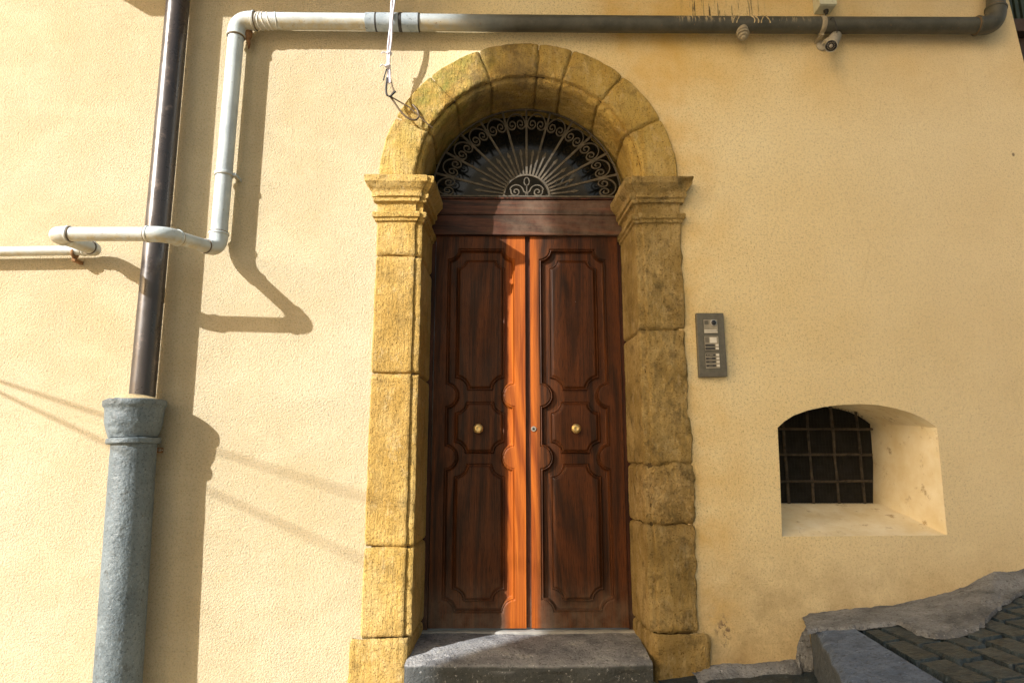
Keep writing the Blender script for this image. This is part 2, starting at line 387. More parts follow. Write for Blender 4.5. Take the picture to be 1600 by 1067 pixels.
mb.quadgrid([[(XR+.02,0,ZB),(XR+.02,1.2,ZB)],[(XR+.03,0,3.3),(XR+.03,1.2,3.3)],[(XR-.02,0,3.95),(XR-.02,1.2,3.95)],[(XR-.06,0,ZT),(XR-.06,1.2,ZT)]])
mb.build('wall_return', M['plaster'], facade)
# niche lining: front outline lofted back, softly rounded at the mouth
rows = []
for k in range(13):
    t = k/12; row = []
    for a, b in zip(niche_front, niche_back):
        p = a.lerp(b, t); 
        row.append(Vector((p.x, ND*t, p.z)) + (noise.noise_vector(p*7)*.004 if 0 < k < 12 else Vector()))
    rows.append(row)
ext = [Vector((p.x, ND+.09, p.z)) for p in niche_back]
rows.append(ext)
mb = MB(); mb.quadgrid(rows, True)
M['niche'] = m_plain('niche_plaster', (.72,.61,.38), (.88,.82,.66), .93, 5, .8, 60, 0, .2, (.38,.28,.14), .005)
mb.build('niche_lining', M['niche'], facade, smooth=50)

M['mesh_dark'] = m_plain('blackened_wire', (.010,.009,.008), (.022,.019,.015), .9, 30, .2, 60)
# ------------------------------------------------------------------ barred window inside the niche
nw = thing('niche_window', (W(1290,787,ND).x, ND, W(1290,787,ND).z), 'small dark barred window set deep in the arched wall niche', 'window')
mb = MB(); mb.poly([Vector((p.x, ND+.085, p.z)) for p in niche_back]); mb.build('dark_pane', M['black'], nw)
def niche_span_z(x):
    x = max(min(p.x for p in niche_back)+.004, min(max(p.x for p in niche_back)-.004, x))
    zs = []
    n = len(niche_back)
    for i in range(n):
        a, b = niche_back[i], niche_back[(i+1) % n]
        if (a.x-x)*(b.x-x) <= 0 and abs(a.x-b.x) > 1e-6: zs.append(a.z+(b.z-a.z)*(x-a.x)/(b.x-a.x))
    return min(zs), max(zs)
for px in (1229, 1268, 1307, 1347):
    x = W(px, 740, ND+.02).x; z0, z1 = niche_span_z(x)
    pts = [Vector((x+.004*nz((x,0,z0+(z1-z0)*t/10), 9), ND+.020, z0+(z1-z0)*t/10)) for t in range(11)]
    MB().tube(pts, .0085, 6, wob=.4).build('bar', M['iron_niche'], nw, smooth=60)
for py in (670, 710, 752):
    z = W(1300, py, ND+.01).z
    x0, x1 = W(1206, py, ND).x, W(1371, py, ND).x-.03
    pts = [Vector((x0+(x1-x0)*t/12, ND+.006, z+.006*nz((x0+(x1-x0)*t/12,1,z), 5))) for t in range(13)]
    MB().tube(pts, .0085, 6, wob=.5).build('crossbar', M['iron_niche'], nw, smooth=60)
mb = MB()                                           # fine wire netting just behind the bars
x0, x1 = W(1206,740,ND).x, W(1371,740,ND).x-.02; z0 = W(1300,787,ND).z
k = 0
x = x0
while x < x1:
    a, b = niche_span_z(x) if niche_back else (0,0)
    mb.box(x-.0007, x+.0007, ND+.045, ND+.0465, a, b); x += .021
z = z0
ztop = max(p.z for p in niche_back)
while z < ztop-.06:
    mb.box(x0, x1, ND+.043, ND+.0445, z-.0007, z+.0007); z += .021
mb.build('wire_mesh', M['mesh_dark'], nw)

# ------------------------------------------------------------------ stone door surround
surround = thing('stone_door_surround', (0, 0, -.05), 'weathered yellow sandstone surround with round arch and moulded capitals framing the wooden door', 'door surround')
PROF = [(.90,.035),(.900,-.012),(.893,-.020),(.685,-.021),(.676,-.017),(.674,-.006),(.645,-.005),(.636,-.001),(.632,.012),(.612,.47)]
PROFA = [(.90,.035),(.900,-.012),(.893,-.020),(.694,-.021),(.686,-.015),(.682,.012),(.660,.014),(.652,.024),(.646,.046),(.668,.47)]
def shape_noise(p, amp, rough):
    q = noise.noise_vector(p*9)*amp*.55 + noise.noise_vector(p*27)*amp*.35 + noise.noise_vector(p*70)*amp*.22
    e = noise.noise(p*3.1+Vector((5,2,1)))
    q.y += rough*max(0, e-.05)*1.0
    return q
def jamb_block(side, z0, z1, amp, rough, mat, name='jamb_stone', prof=PROF, flare=0.0, bulge=0.0):
    pr = resample(prof, .010); rows = []
    nzs = max(3, int((z1-z0)/.011)); 
    for i in range(nzs+1):
        z = z0+(z1-z0)*i/nzs; row = []
        ed = min(i, nzs-i); sink = (.020, .005, .0008)[ed] if ed < 3 else 0
        zz = z
        for u, y in pr:
            fl = flare*max(0, (u-.6)/.3)*(1-.55*(z-z0)/(z1-z0))
            p = Vector((side*(u+fl), y-bulge*(1 if y < .02 else 0), zz + (.006*nz((u*4, side, z0), 3) if ed == 0 else 0)))
            q = shape_noise(p, amp, rough)
            if y > .05: q *= max(.25, 1-(y-.05)*2.4)
            # chip the arris by the groove
            if .62 < u < .70: q.y += max(0, nz((side*3, 7, z), 13))*rough*.9
            p = p+q
            if side > 0 and u > .84: p.x += (.020*nz((side, 3, z), 4.5)+.010*nz((side, 3, z), 15))*min(1, (u-.84)/.05)
            # sink the joint rows along the local outward normal
            if y < .02: p.y += sink
            else: p.x += side*sink
            if u > .895: p.x -= side*sink*.3
            row.append(p)
        rows.append(row)
    return MB().quadgrid(rows).build(name, mat, surround, smooth=40)
zl = [W(612, y, -.02).z for y in (997, 855, 583, 400, 333)]
zr = [W(1045, y, -.02).z for y in (990, 820, 725, 515, 333)]
PB = [(.925,.035),(.925,-.03),(.915,-.038),(.70,-.038),(.665,-.034),(.650,-.024),(.642,.0),(.636,.03),(.612,.47)]
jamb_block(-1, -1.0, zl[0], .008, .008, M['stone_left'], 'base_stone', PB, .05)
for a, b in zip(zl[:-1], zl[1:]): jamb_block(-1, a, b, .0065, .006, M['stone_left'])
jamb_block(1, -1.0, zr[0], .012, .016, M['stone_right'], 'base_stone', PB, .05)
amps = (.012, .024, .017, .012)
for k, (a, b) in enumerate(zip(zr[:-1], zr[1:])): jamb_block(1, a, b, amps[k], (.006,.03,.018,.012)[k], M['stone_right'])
def bed(rows_fn, steps, name='mortar_bed'):
    rows = [rows_fn(i/steps) for i in range(steps+1)]
    MB().quadgrid(rows).build(name, M['mortar_dark'], surround, smooth=50)
M['mortar_dark'] = m_plain('old_joint_mortar', (.05,.035,.015), (.13,.09,.045), .95, 18, 1., 50, 0, .1, None, .006)
BEDP = resample([(.885,.05),(.885,.006),(.66,.006),(.657,.018),(.650,.045),(.632,.49)], .05)
for s_ in (-1, 1): bed(lambda t: [Vector((s_*u, y, -1+(SP-.10+1)*t)) for u, y in BEDP], 4)
bed(lambda t: [Vector((u*math.cos(PI*t), y, SP+u*math.sin(PI*t))) for u, y in [(max(a, .684), y) for a, y in BEDP]], 60)
# capitals
def offset_poly(pl, d):
    out = []
    for i, p in enumerate(pl):
        ns = []
        if i > 0:
            e = (Vector(pl[i])-Vector(pl[i-1])).normalized(); ns.append(Vector((-e.y, e.x)))
        if i < len(pl)-1:
            e = (Vector(pl[i+1])-Vector(pl[i])).normalized(); ns.append(Vector((-e.y, e.x)))
        n = sum(ns, Vector((0,0)))/len(ns); n = n/max(.3, n.length_squared)
        out.append(Vector(p)+n*d)
    return out
def capital(side, mat, amp, rough):
    plan = [(.90,.05),(.90,-.020),(.674,-.020),(.674,-.005),(.634,-.005),(.614,.47)]
    zt = W(620,274,-.075).z
    prof = [(zt, -.02),(zt,.066),(zt-.006,.072),(zt-.040,.070),(zt-.048,.062),(zt-.066,.050),(zt-.082,.035),(zt-.094,.031),(zt-.096,.037),(zt-.118,.036),(zt-.122,.029),(zt-.124,.024),(zt-.145,.022),(zt-.150,.006),(zt-.160,.001),(zt-.208,.000),(zt-.212,.022),(zt-.220,.027),(zt-.243,.024),(zt-.248,.014),(zt-.264,.012),(zt-.270,.000),(zt-.285,-.002)]
    prof = resample([(a, b) for a, b in prof], .008)
    rows = []
    for z, d in prof:
        pl = offset_poly(plan, d)
        pl2 = resample([tuple(p) for p in pl], .012) if False else None
        row = []
        for (a, b), k in zip(zip(pl[:-1], pl[1:]), (7, 22, 2, 5, 32)):
            for i in range(k): row.append(a.lerp(b, i/k))
        row.append(pl[-1])
        rr = []
        for p in row:
            w = Vector((side*p.x, p.y, z)); q = shape_noise(w, amp, 0)
            chip = max(0, nz((w.x*1.3, 4, z*2+side), 7)-.22)*rough if d > .03 else 0
            q.y += chip; q.z += chip*.3 
            if w.y > .1: q *= .4
            rr.append(w+q)
        rows.append(rr)
    MB().quadgrid(rows).build('capital', mat, surround, smooth=32)
capital(-1, M['stone_left'], .0045, .05); capital(1, M['stone_right'], .007, .08)
# arch voussoirs
joints = [-3, 26, 49, 72, 85.5, 110, 132, 154, 183]
for k, (a0, a1) in enumerate(zip(joints[:-1], joints[1:])):
    pr = resample(PROFA, .010); rows = []
    na = max(6, int(math.radians(a1-a0)*.78/.010)); amp = .008
    for i in range(na+1):
        a = math.radians(a0+(a1-a0)*i/na); ed = min(i, na-i); sink = (.020, .005, .0008)[ed] if ed < 3 else 0
        row = []
        for u, y in pr:
            w = a + (.012*nz((u*9, k+(i > na/2), 0), 1.7) if ed == 0 else 0)
            p = Vector((u*math.cos(w), y, SP+u*math.sin(w))); q = shape_noise(p, amp, .008)
            if y > .05: q *= 1.25
            if .62 < u < .70: q.y += max(0, nz((a*3, 7, k), 5))*.016
            p = p+q
            if y < .02: p.y += sink
            else: p += Vector((math.cos(a), 0, math.sin(a)))*sink
            row.append(p)
        rows.append(row)
    MB().quadgrid(rows, flip=True).build('voussoir', M['stone_arch'], surround, smooth=40)

# ------------------------------------------------------------------ double door
DY = .395
door = thing('double_door', (0, DY, .01), 'tall brown varnished double door with carved panels and a vertical strip of sunlight', 'door')
zb, zt_ = W(740,980,DY).z, W(740,371,DY).z
def pz(py): return W(824, py, DY-.02).z
RZ0, RZ1 = pz(957), pz(389); U0, U1 = pz(609), pz(405); M0, M1 = pz(708), pz(627); L0, L1 = pz(940), pz(724)
LOB = [pz(617.5), pz(714.5)]
A0, A1 = .078, .512; P0, P1 = .142, .452
NR = .070
def rect_d(x, z, x0, x1, z0, z1): return min(x-x0, x1-x, z-z0, z1-z)
def sstep(a, b, x):
    t = max(0., min(1., (x-a)/(b-a))); return t*t*(3-2*t)
def leaf_h(a, z):
    d = rect_d(a, z, A0, A1, RZ0, RZ1)
    if d < -.01: return 0.
    for cx in (A0, A1):
        for cz in (RZ0, RZ1): d = min(d, math.hypot(a-cx, z-cz)-NR)
        for cz in LOB: d = min(d, math.hypot(a-cx, z-cz)-.066)
    h = -.008*sstep(0, .003, d) + .0045*sstep(.0035, .0085, d) - .0265*sstep(.010, .022, d)
    for z0, z1, tr, br in ((U0, U1, .052, .076), (M0, M1, .066, .066), (L0, L1, .076, .066)):
        e = rect_d(a, z, P0, P1, z0, z1)
        if e < 0: continue
        for cx in (P0, P1):
            e = min(e, math.hypot(a-cx, z-z1)-tr, math.hypot(a-cx, z-z0)-br)
        if e > 0: h += .016*sstep(0, .0035, e) - .004*sstep(.006, .0095, e) + .012*sstep(.010, .024, e)
    return h
def leaf(side, x0, x1):
    lf_rows = []; st = .0038
    nx = int((x1-x0)/st); nzz = int((zt_-zb)/st)
    for i in range(nzz+1):
        z = zb+(zt_-zb)*i/nzz
        lf_rows.append([Vector((x0+(x1-x0)*j/nx, DY-.022-leaf_h(abs(x0+(x1-x0)*j/nx), z), z)) for j in range(nx+1)])
    mb = MB(); mb.quadgrid(lf_rows)
    # edges of the leaf
    for xx in (x0, x1):
        mb.poly([(xx, DY-.022, zb), (xx, DY+.025, zb), (xx, DY+.025, zt_), (xx, DY-.022, zt_)])
    for zz in (zb, zt_): mb.poly([(x0, DY-.022, zz), (x1, DY-.022, zz), (x1, DY+.025, zz), (x0, DY+.025, zz)])
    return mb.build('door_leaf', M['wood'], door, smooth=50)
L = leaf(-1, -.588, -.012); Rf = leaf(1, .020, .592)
L['label'] = 'left leaf of the carved door with the sunlit inner edge'; Rf['label'] = 'right leaf of the carved door, carrying the keyhole'
zk = pz(670)
for lf, px in ((L, 747.5), (Rf, 899.5)):
    x = W(px, 670, DY-.03).x
    y = DY-.022-.001
    MB().lathe((x, y, zk), (0,-1,0), [(0,.020),(.004,.021),(.006,.014),(.016,.012),(.022,.020),(.028,.0285),(.036,.0300),(.043,.0265),(.047,.016),(.0475,.011),(.046,.009),(.0465,.0)], 28, cap1=False).build('knob', M['brass'], lf, smooth=45)
x = W(834, 670, DY-.03).x
ks = MB().lathe((x, DY-.022, zk), (0,-1,0), [(0,.0165),(.003,.0170),(.005,.0155),(.0055,.011),(.0035,.0105),(.0035,0)], 24, cap1=False).build('keyhole_escutcheon', M['steel'], Rf, smooth=45)
MB().lathe((x, DY-.0262, zk), (0,-1,0), [(0,.0075),(.0006,.0072)], 18).build('keyhole', M['black'], Rf)
MB().box(-.012, .020, DY-.004, DY+.02, zb, zt_).build('rebate_strip', M['wood_dark'], door)
# frame and transom
fr = MB()
for s_ in (-1, 1):
    fr.box(s_*.592 if s_ < 0 else .596, s_*.665 if s_ < 0 else .665, DY-.010, DY+.06, zb-.01, pz(366)) if s_ > 0 else fr.box(-.665, -.592, DY-.010, DY+.06, zb-.01, pz(366))
fr.build('door_frame', M['wood_dark'], door, bevel=.003)
zt0, zt1 = W(824,367,DY-.05).z, W(824,310,DY-.05).z
zm = W(824,336,DY-.05).z
MB().box(-.635, .635, DY-.050, DY+.06, zt0, zm-.0015).build('transom_board', M['wood_h'], door, bevel=.004)
MB().box(-.635, .635, DY-.053, DY+.06, zm+.0015, zt1-.012).build('transom_board', M['wood_h'], door, bevel=.004)
MB().box(-.640, .640, DY-.062, DY+.06, zt1-.010, zt1+.002).build('transom_ledge', M['wood_dark'], door, bevel=.003)

# ------------------------------------------------------------------ fanlight
GY = DY-.045; GC = Vector((0.0, GY, zt1+.012)); RO = .622
fan = thing('fanlight', tuple(GC), 'half round wrought iron sunburst fanlight with scrolls above the brown door', 'fanlight')
def pol(r, a, y=0.0): return Vector((GC.x+r*math.cos(a), GY+y, GC.z+r*math.sin(a)))
mb = MB(); n_ = 60
mb.poly([(GC.x+.70*math.cos(PI*i/n_), DY+.055, GC.z-.02+.70*math.sin(PI*i/n_)) for i in range(n_+1)])
mb.build('glass_pane', M['shaded_dustglass'], fan)
def flatbar(pts, hw, y0, y1):                       # ribbon of square section along pts in the XZ plane
    rows = []; k = len(pts)
    for i, p in enumerate(pts):
        t = (pts[min(i+1,k-1)]-pts[max(i-1,0)]); t.y = 0; t.normalize(); w = Vector((-t.z, 0, t.x))*(hw if not hasattr(hw, '__len__') else hw[i])
        a = Vector((p.x, 0, p.z))
        rows.append([a+w+Vector((0,GY+y0,0)), a-w+Vector((0,GY+y0,0)), a-w+Vector((0,GY+y1,0)), a+w+Vector((0,GY+y1,0))])
    m = MB().quadgrid(rows, True); m.poly(list(reversed(rows[0]))); m.poly(rows[-1]); return m
flatbar([pol(RO, PI*i/72) for i in range(73)], .0045, -.008, .008).build('outer_hoop', M['iron'], fan, smooth=40)
flatbar([pol(.150, PI*i/36) for i in range(37)], .0055, -.010, .010).build('inner_hoop', M['iron'], fan, smooth=40)
MB().box(-RO, RO, GY-.009, GY+.009, GC.z-.004, GC.z+.006).build('base_bar', M['iron'], fan)
for i in range(1, 12):
    a = PI*i/12
    flatbar([pol(.15, a), pol(.30, a), pol(.618, a)], .0068, -.0055, .0055).build('ray', M['iron'], fan)
    c = pol(.530, a); t = Vector((math.cos(a),0,math.sin(a))); w = Vector((-t.z,0,t.x))
    MB().prism([((c+t*s1*.008+w*s2*.014).x, (c+t*s1*.008+w*s2*.014).z) for s1, s2 in ((-1,-1),(1,-1),(1,1),(-1,1))], GY-.009, GY+.009).build('ray_collar', M['iron'], fan)
for i in range(12):
    a = PI*(i+.5)/12; a += random.uniform(-.008, .008)
    tip = .338 if 0 < i < 11 else .35
    flatbar([pol(.15, a), pol(tip-.045, a)], .0058, -.0045, .0045).build('arrow_ray', M['iron'], fan)
    c0, c1, c2 = pol(tip-.055, a), pol(tip-.035, a), pol(tip, a); t = Vector((math.cos(a),0,math.sin(a))); w = Vector((-t.z,0,t.x))
    MB().prism([(p.x, p.z) for p in (c0-w*.003, c1-w*.0115, c2, c1+w*.0115, c0+w*.003)], GY-.005, GY+.005).build('arrow_head', M['iron'], fan, bevel=.0015)
def scroll_pts(c, ex, ez, s):
    # half scroll: from the crown of the arc down the side, curling inwards
    pts = []
    Ro = .060
    for i in range(13):
        th = PI/2-(PI/2)*i/12; pts.append((Ro*math.cos(th), Ro*math.sin(th)*.95))
    cx = .029; r0 = Ro-cx
    for i in range(1, 52):
        ph = -2*PI*1.42*i/51; rho = r0*(1-i/51*.80); pts.append((cx+rho*math.cos(ph), rho*math.sin(ph)))
    return [c + ex*s*p[0] + ez*p[1] for p in pts]
for i in range(12):
    a = PI*(i+.5)/12; c = pol(.518, a); t = Vector((math.cos(a),0,math.sin(a))); w = Vector((-t.z,0,t.x))
    for s_ in (-1, 1):
        pts = scroll_pts(c, w, t*1.32, s_)
        flatbar(pts, .0034, -.006, .006).build('scroll', M['iron'], fan, smooth=60)
    
# ornament within the small hoop
for s_ in (-1, 1):
    c = Vector((GC.x+s_*.072, GY, GC.z+.034)); pts = []
    for i in range(60):
        ph = -2*PI*1.75*i/59 + 0; rho = .042*(1-i/59*.86) if i > 14 else .042+.010*(1-i/14)
        ang = PI*.98-(2*PI*1.75*i/59)
        pts.append(c+Vector((s_*math.cos(ang)*rho, 0, math.sin(ang)*rho)))
    pts = [Vector((GC.x+s_*.003, GY, GC.z+.008)), Vector((GC.x+s_*.008, GY, GC.z+.03))] + pts
    flatbar(pts, .0036, -.006, .006).build('small_scroll', M['iron'], fan, smooth=60)
td = [Vector((GC.x+.017*math.sin(2*PI*i/24)*(.55+.45*math.cos(PI*(i/24*2-1))**2 if 0 else 1)*(1-.0), GY, GC.z+.105-.027*math.cos(2*PI*i/24+PI)*1.0)) for i in range(25)]
flatbar(td, .003, -.006, .006).build('teardrop', M['iron'], fan, smooth=60)
flatbar([Vector((GC.x, GY, GC.z+.004)), Vector((GC.x, GY, GC.z+.080))], .0035, -.006, .006).build('stem', M['iron'], fan)

# ------------------------------------------------------------------ doorstep
step = thing('doorstep', (0, .1, -.3), 'worn dark grey stone doorstep with rounded front edge below the wooden door', 'doorstep')
x0, x1 = -.655, .622
rows = []
prof = [(.42,.0),(.335,-.004),(.22,-.008),(.08,-.022),(0,-.034),(-.05,-.042),(-.086,-.050),(-.097,-.060),(-.100,-.080),(-.097,-.14),(-.10,-.25),(-.10,-.9)]
prof = resample(prof, .012)
for y, z in prof:
    row = []
    for i in range(111):
        x = x0+(x1-x0)*i/110; p = Vector((x, y, z))
        wear = -.007*math.exp(-((x-.05)/.34)**2)*(1 if z > -.09 else .3)
        e = max(0, abs(x)-.625)/.03
        q = noise.noise_vector(p*11)*.0035+noise.noise_vector(p*35)*.0025
        if z < -.08: q.y += .02*noise.noise(p*5)
        row.append(p+Vector((0, e*e*.006, wear-e*e*.003))+q)
    rows.append(row)
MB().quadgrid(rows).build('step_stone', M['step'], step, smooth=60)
mb = MB(); rr = []
for y, z in resample([(.44,.006),(.362,.005),(.350,.002),(.346,-.004),(.347,-.02)], .008):
    rr.append([Vector((-.625+1.25*i/80, y+.002*nz((i*.2,0,1),3), z+.0015*nz((i*.3,y*40,0),1))) for i in range(81)])
mb.quadgrid(rr).build('threshold', M['marble'], step, smooth=40)

# ------------------------------------------------------------------ pipes
def ring(mb, p, d, r, w): mb.lathe(Vector(p)-Vector(d).normalized()*w/2, d, [(0,r*.96),(w*.15,r),(w*.85,r),(w,r*.96)], 28)
wp = thing('water_pipe', tuple(W(900,40,-.08)), 'long weathered pipe crossing above the arch, with an elbow down into a projecting loop', 'pipe')
pr_ = .049
Q = [W(1556,-130,-.085), W(1556,41,-.085), W(371,33,-.085), W(340,390,-.085), W(258,366,-.48), W(84,366,-.465), W(152,391,-.07), W(-260,397,-.07)]
rad = [.052, .050, .046, .037, .0365, .0365, .028]
Rb = [.10, .085, .075, .07, .06, .055]
def along(a, b, d): return a+(b-a).normalized()*d
for i in range(len(Q)-1):
    a, b = Q[i], Q[i+1]
    a2 = along(a, b, Rb[i-1]) if i > 0 else a; b2 = along(b, a, Rb[i]) if i < len(Q)-2 else b
    k = max(2, int((b2-a2).length/.05)); pts = [a2.lerp(b2, j/k) for j in range(k+1)]
    if i == 1:                                       # slight sag and bow of the long run
        pts = [p+Vector((0, 0, .004*math.sin(j*.9)*0-.006*math.sin(PI*j/k))) for j, p in enumerate(pts)]
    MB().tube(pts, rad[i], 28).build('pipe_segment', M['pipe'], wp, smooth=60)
for i in range(1, len(Q)-1):
    a, p, b = Q[i-1], Q[i], Q[i+1]; R = Rb[i-1]; r = max(rad[i-1], rad[i])*1.10
    u, v = (a-p).normalized(), (b-p).normalized()
    pts = [p+u*(R+.02)] + [(p+u*R)*(1-t)**2 + p*2*t*(1-t) + (p+v*R)*t*t for t in [j/14 for j in range(15)]] + [p+v*(R+.02)]
    r0, r1 = rad[i-1]*1.12, rad[i]*1.12
    rs = [r0+(r1-r0)*j/(len(pts)-1) for j in range(len(pts))]
    el = MB().tube(pts, rs, 28).build('elbow', M['pipe'], wp, smooth=60)
    for q, d, rc in ((p+u*(R+.018), u, r0), (p+v*(R+.018), v, r1)):
        m2 = MB(); ring(m2, q, d, rc*1.07, .014); m2.build('elbow_lip', M['pipe'], el, smooth=40)
        m2 = MB(); ring(m2, q+d*.010, d, rc*1.0, .006); m2.build('gasket', M['cable_brown'], el, smooth=40)
def on_run(px): # point on the long run at photo column px
    a, b = Q[1], Q[2]; lo, hi = 0., 1.
    x = W(px, 38, -.085).x; t = (x-a.x)/(b.x-a.x); return a.lerp(b, t)+Vector((0,0,-.006*math.sin(PI*t)))
# repair sleeve with dark tape bands
a, b = on_run(572), on_run(656); sl = MB().tube([a.lerp(b, i/12) for i in range(13)], .0545, 28).build('repair_sleeve', M['tape'], wp, smooth=50)
for px, wd in ((588, .012), (626, .024), (655, .010)):
    m2 = MB(); ring(m2, on_run(px), b-a, .0558, wd); m2.build('tape_band', M['cable_black'], sl, smooth=40)
# clamps
def clamp(p, d, r, w=.022, mat='pipe'):
    m2 = MB(); ring(m2, p, d, r, w); side = Vector((1,0,0)) if abs(d.z) > .7 else Vector((0,0,-1))
    c = p+side*(r+.006); m2.box(c.x-.010, c.x+.010, c.y-.006, .0, c.z-.009, c.z+.009)
    m2.build('clamp', M[mat], wp, smooth=40)
pc = W(346, 273, -.085); a, b = Q[2], Q[3]; pc = a.lerp(b, (pc.z-a.z)/(b.z-a.z)); clamp(pc, (a-b).normalized(), .0535)
M['clamp'] = m_plain('plaster_smeared_clamp', (.24,.21,.15), (.40,.35,.25), .8, 20, .5, 60)
clamp(on_run(1283), Vector((1,0,0)), .056, .030, 'clamp'); clamp(W(117,396,-.07), Vector((1,0,0)), .032, .012, 'rust')
# mortar and hemp clots round the left end of the run
for i, px in enumerate((402, 409, 415, 421, 431)):
    p = on_run(px); pts = []
    for j in range(26):
        th = 2*PI*j/25; tilt = .014*math.sin(th+i)
        pts.append(p+Vector((tilt+.004*nz((j*.5,i,0),1.3), .0505*math.cos(th), .0505*math.sin(th)))*1.0)
    MB().tube(pts, [.0035+.0035*max(0, nz((j*.7, i*3, 2), 1)) for j in range(26)], 6).build('mortar_ridge', M['white'] if i < 4 else M['pipe'], wp, smooth=60)
clot = MB(); c0 = W(387, 50, -.055)
clot.lathe(c0+Vector((0,0,.03)), (.1,0,-1), [(0,.010),(.015,.024),(.035,.030),(.06,.026),(.085,.014),(.12,.009),(.15,.004)], 16, nz=.009)
clot.build('rust_clot', M['rust'], wp, smooth=60)
# tee with plug
tp = on_run(1158)
MB().lathe(tp+Vector((0,-.006,-.030)), (0,-.25,-1), [(0,.036),(.03,.036),(.034,.031),(.040,.031),(.041,.038),(.055,.038),(.056,.027),(.062,.026),(.063,.030),(.074,.029),(.075,.018),(.086,.016),(.090,.008)], 24).build('tee_plug', M['clamp'], wp, smooth=35)
for px in (1143, 1149, 1172, 1178, 1187, 1196):
    p = on_run(px); pts = [p+Vector((.012*math.sin(j*.35+px), -.0515*math.cos(-.9+j*.16), .0515*math.sin(1.5-j*.16)))for j in range(10 if px < 1160 else 8)]
    pts = [p+Vector((.010*math.sin(j*.5+px), -.0515*math.sin(j*.17+.1), .0515*math.cos(j*.17+.1))) for j in range(12)]
    MB().tube(pts, [.0015+.0028*abs(math.sin(j*.8+px)) for j in range(12)], 6).build('mortar_drip', M['mortar'], wp, smooth=60)

# brown downpipe
dp0, dp1 = W(293,-160,-.102), W(222,622,-.102)
dn = thing('downpipe', tuple(dp1), 'slim dark brown metal downpipe running down the left wall into the grey pipe socket', 'downpipe')
MB().tube([dp0.lerp(dp1, i/20) for i in range(21)], .0655, 36).build('pipe_body', M['brown_pipe'], dn, smooth=60)

# cast-iron pipe
ca, cb = W(212,655,-.13), W(184,1068,-.13)
ax = (cb-ca).normalized(); top = W(212,626,-.13)
ci = thing('cast_iron_pipe', tuple(cb+ax*.8), 'thick grey painted cast iron pipe with flared socket at bottom left', 'drain pipe')
body = MB().tube([W(210,686,-.13).lerp(cb+ax*.9, i/60) for i in range(61)], .110, 48, wob=.015).build('pipe_body', M['cast'], ci, smooth=60)
rows = []
prof = [(0,.118),(.0,.148),(.006,.154),(.030,.154),(.038,.147),(.050,.143),(.12,.140),(.16,.130),(.190,.119),(.196,.118)]
mb = MB(); mb.lathe(top, ax, resample(prof, .008), 72, cap0=False, nz=.0022)
for i, v in enumerate(mb.v):                        # lumpy paint on the sun side face
    th = math.atan2(v.y-top.y, v.x-top.x); k_ = math.exp(-((th+1.85)/.45)**2)
    mb.v[i] = v + noise.noise_vector(v*38)*.006*k_
mb.build('socket', M['cast'], ci, smooth=45)
bk = W(243,703,-.06)
MB().box(bk.x-.012, bk.x+.014, -.13, -.001, bk.z-.014, bk.z+.014).build('wall_bracket', M['rust'], ci, bevel=.003)
MB().lathe((bk.x+.014, -.055, bk.z), (1,0,0), [(0,.009),(.010,.009),(.010,.004),(.022,.004)], 6).build('bracket_bolt', M['steel'], ci)
m2 = MB(); ring(m2, W(209,689,-.13), ax, .131, .030); m2.build('socket_ring', M['cast'], ci, smooth=40)
MB().lathe(top+Vector((0,0,-.012)), (0,0,1), [(0,.142),(.010,.140),(.022,.115),(.034,.085),(.040,.066),(.042,.05)], 48, nz=.004).build('mortar_cap', M['mortar'], ci, smooth=60)

# ------------------------------------------------------------------ cable bundle hanging beside the arch
cbn = thing('cable_bundle', tuple(W(607,150,-.10)), 'thin white cable bundle with ties hanging past the pipe beside the arch', 'cable')
path = [W(617,-60,-.155), W(614,10,-.155), W(611,40,-.155), W(609,70,-.14), W(607,100,-.115), W(608,130,-.10)]
path = fillet(path, .04, 5)
for k, (dx, dy) in enumerate(((-.0075, 0), (.0065, -.003), (0, .007))):
    pts = [p+Vector((dx*(1+.35*math.sin(i*.5+k)), dy, 0)) for i, p in enumerate(path)]
    MB().tube(pts, .0058, 8).build('strand', M['cable_white'], cbn, smooth=60)
def pts2(l, y0, y1):
    n = len(l); return fillet([W(x, y, y0+(y1-y0)*i/(n-1)) for i, (x, y) in enumerate(l)], .012, 4)
for (x, y) in ((606, 84), (604, 104)):
    c = W(x+2, y, -.125)
    t = MB(); ring(t, c, Vector((.1,0,1)), .0175, .010); t.tube([c, c+Vector((-.035, -.01, .003)), c+Vector((-.045,-.01,-.010))], .004, 6)
    t.build('cable_tie', M['cable_white'], cbn, smooth=40)
MB().tube(pts2([(604,108),(601,118),(599,126)], -.12, -.11), .004, 6).build('loose_tail', M['cable_black'], cbn, smooth=60)
MB().tube(pts2([(605,122),(603,138),(604,149),(609,152),(615,146),(618,143)], -.105, -.10), .0065, 8).build('end_loop', M['cable_black'], cbn, smooth=60)
MB().tube(pts2([(610,124),(613,136),(616,143),(612,147)], -.10, -.10), .0050, 8).build('end_loop', M['cable_brown'], cbn, smooth=60)
MB().tube(pts2([(609,150),(616,160),(624,172),(632,181),(641,187),(650,188),(655,182),(652,172),(645,164)], -.09, -.026), .0062, 8).build('brown_tail', M['cable_brown'], cbn, smooth=60)
MB().tube(pts2([(610,151),(622,158),(640,168),(655,182),(668,194),(676,200)], -.085, -.018), .0042, 8).build('thin_wire', M['cable_brown'], cbn, smooth=60)

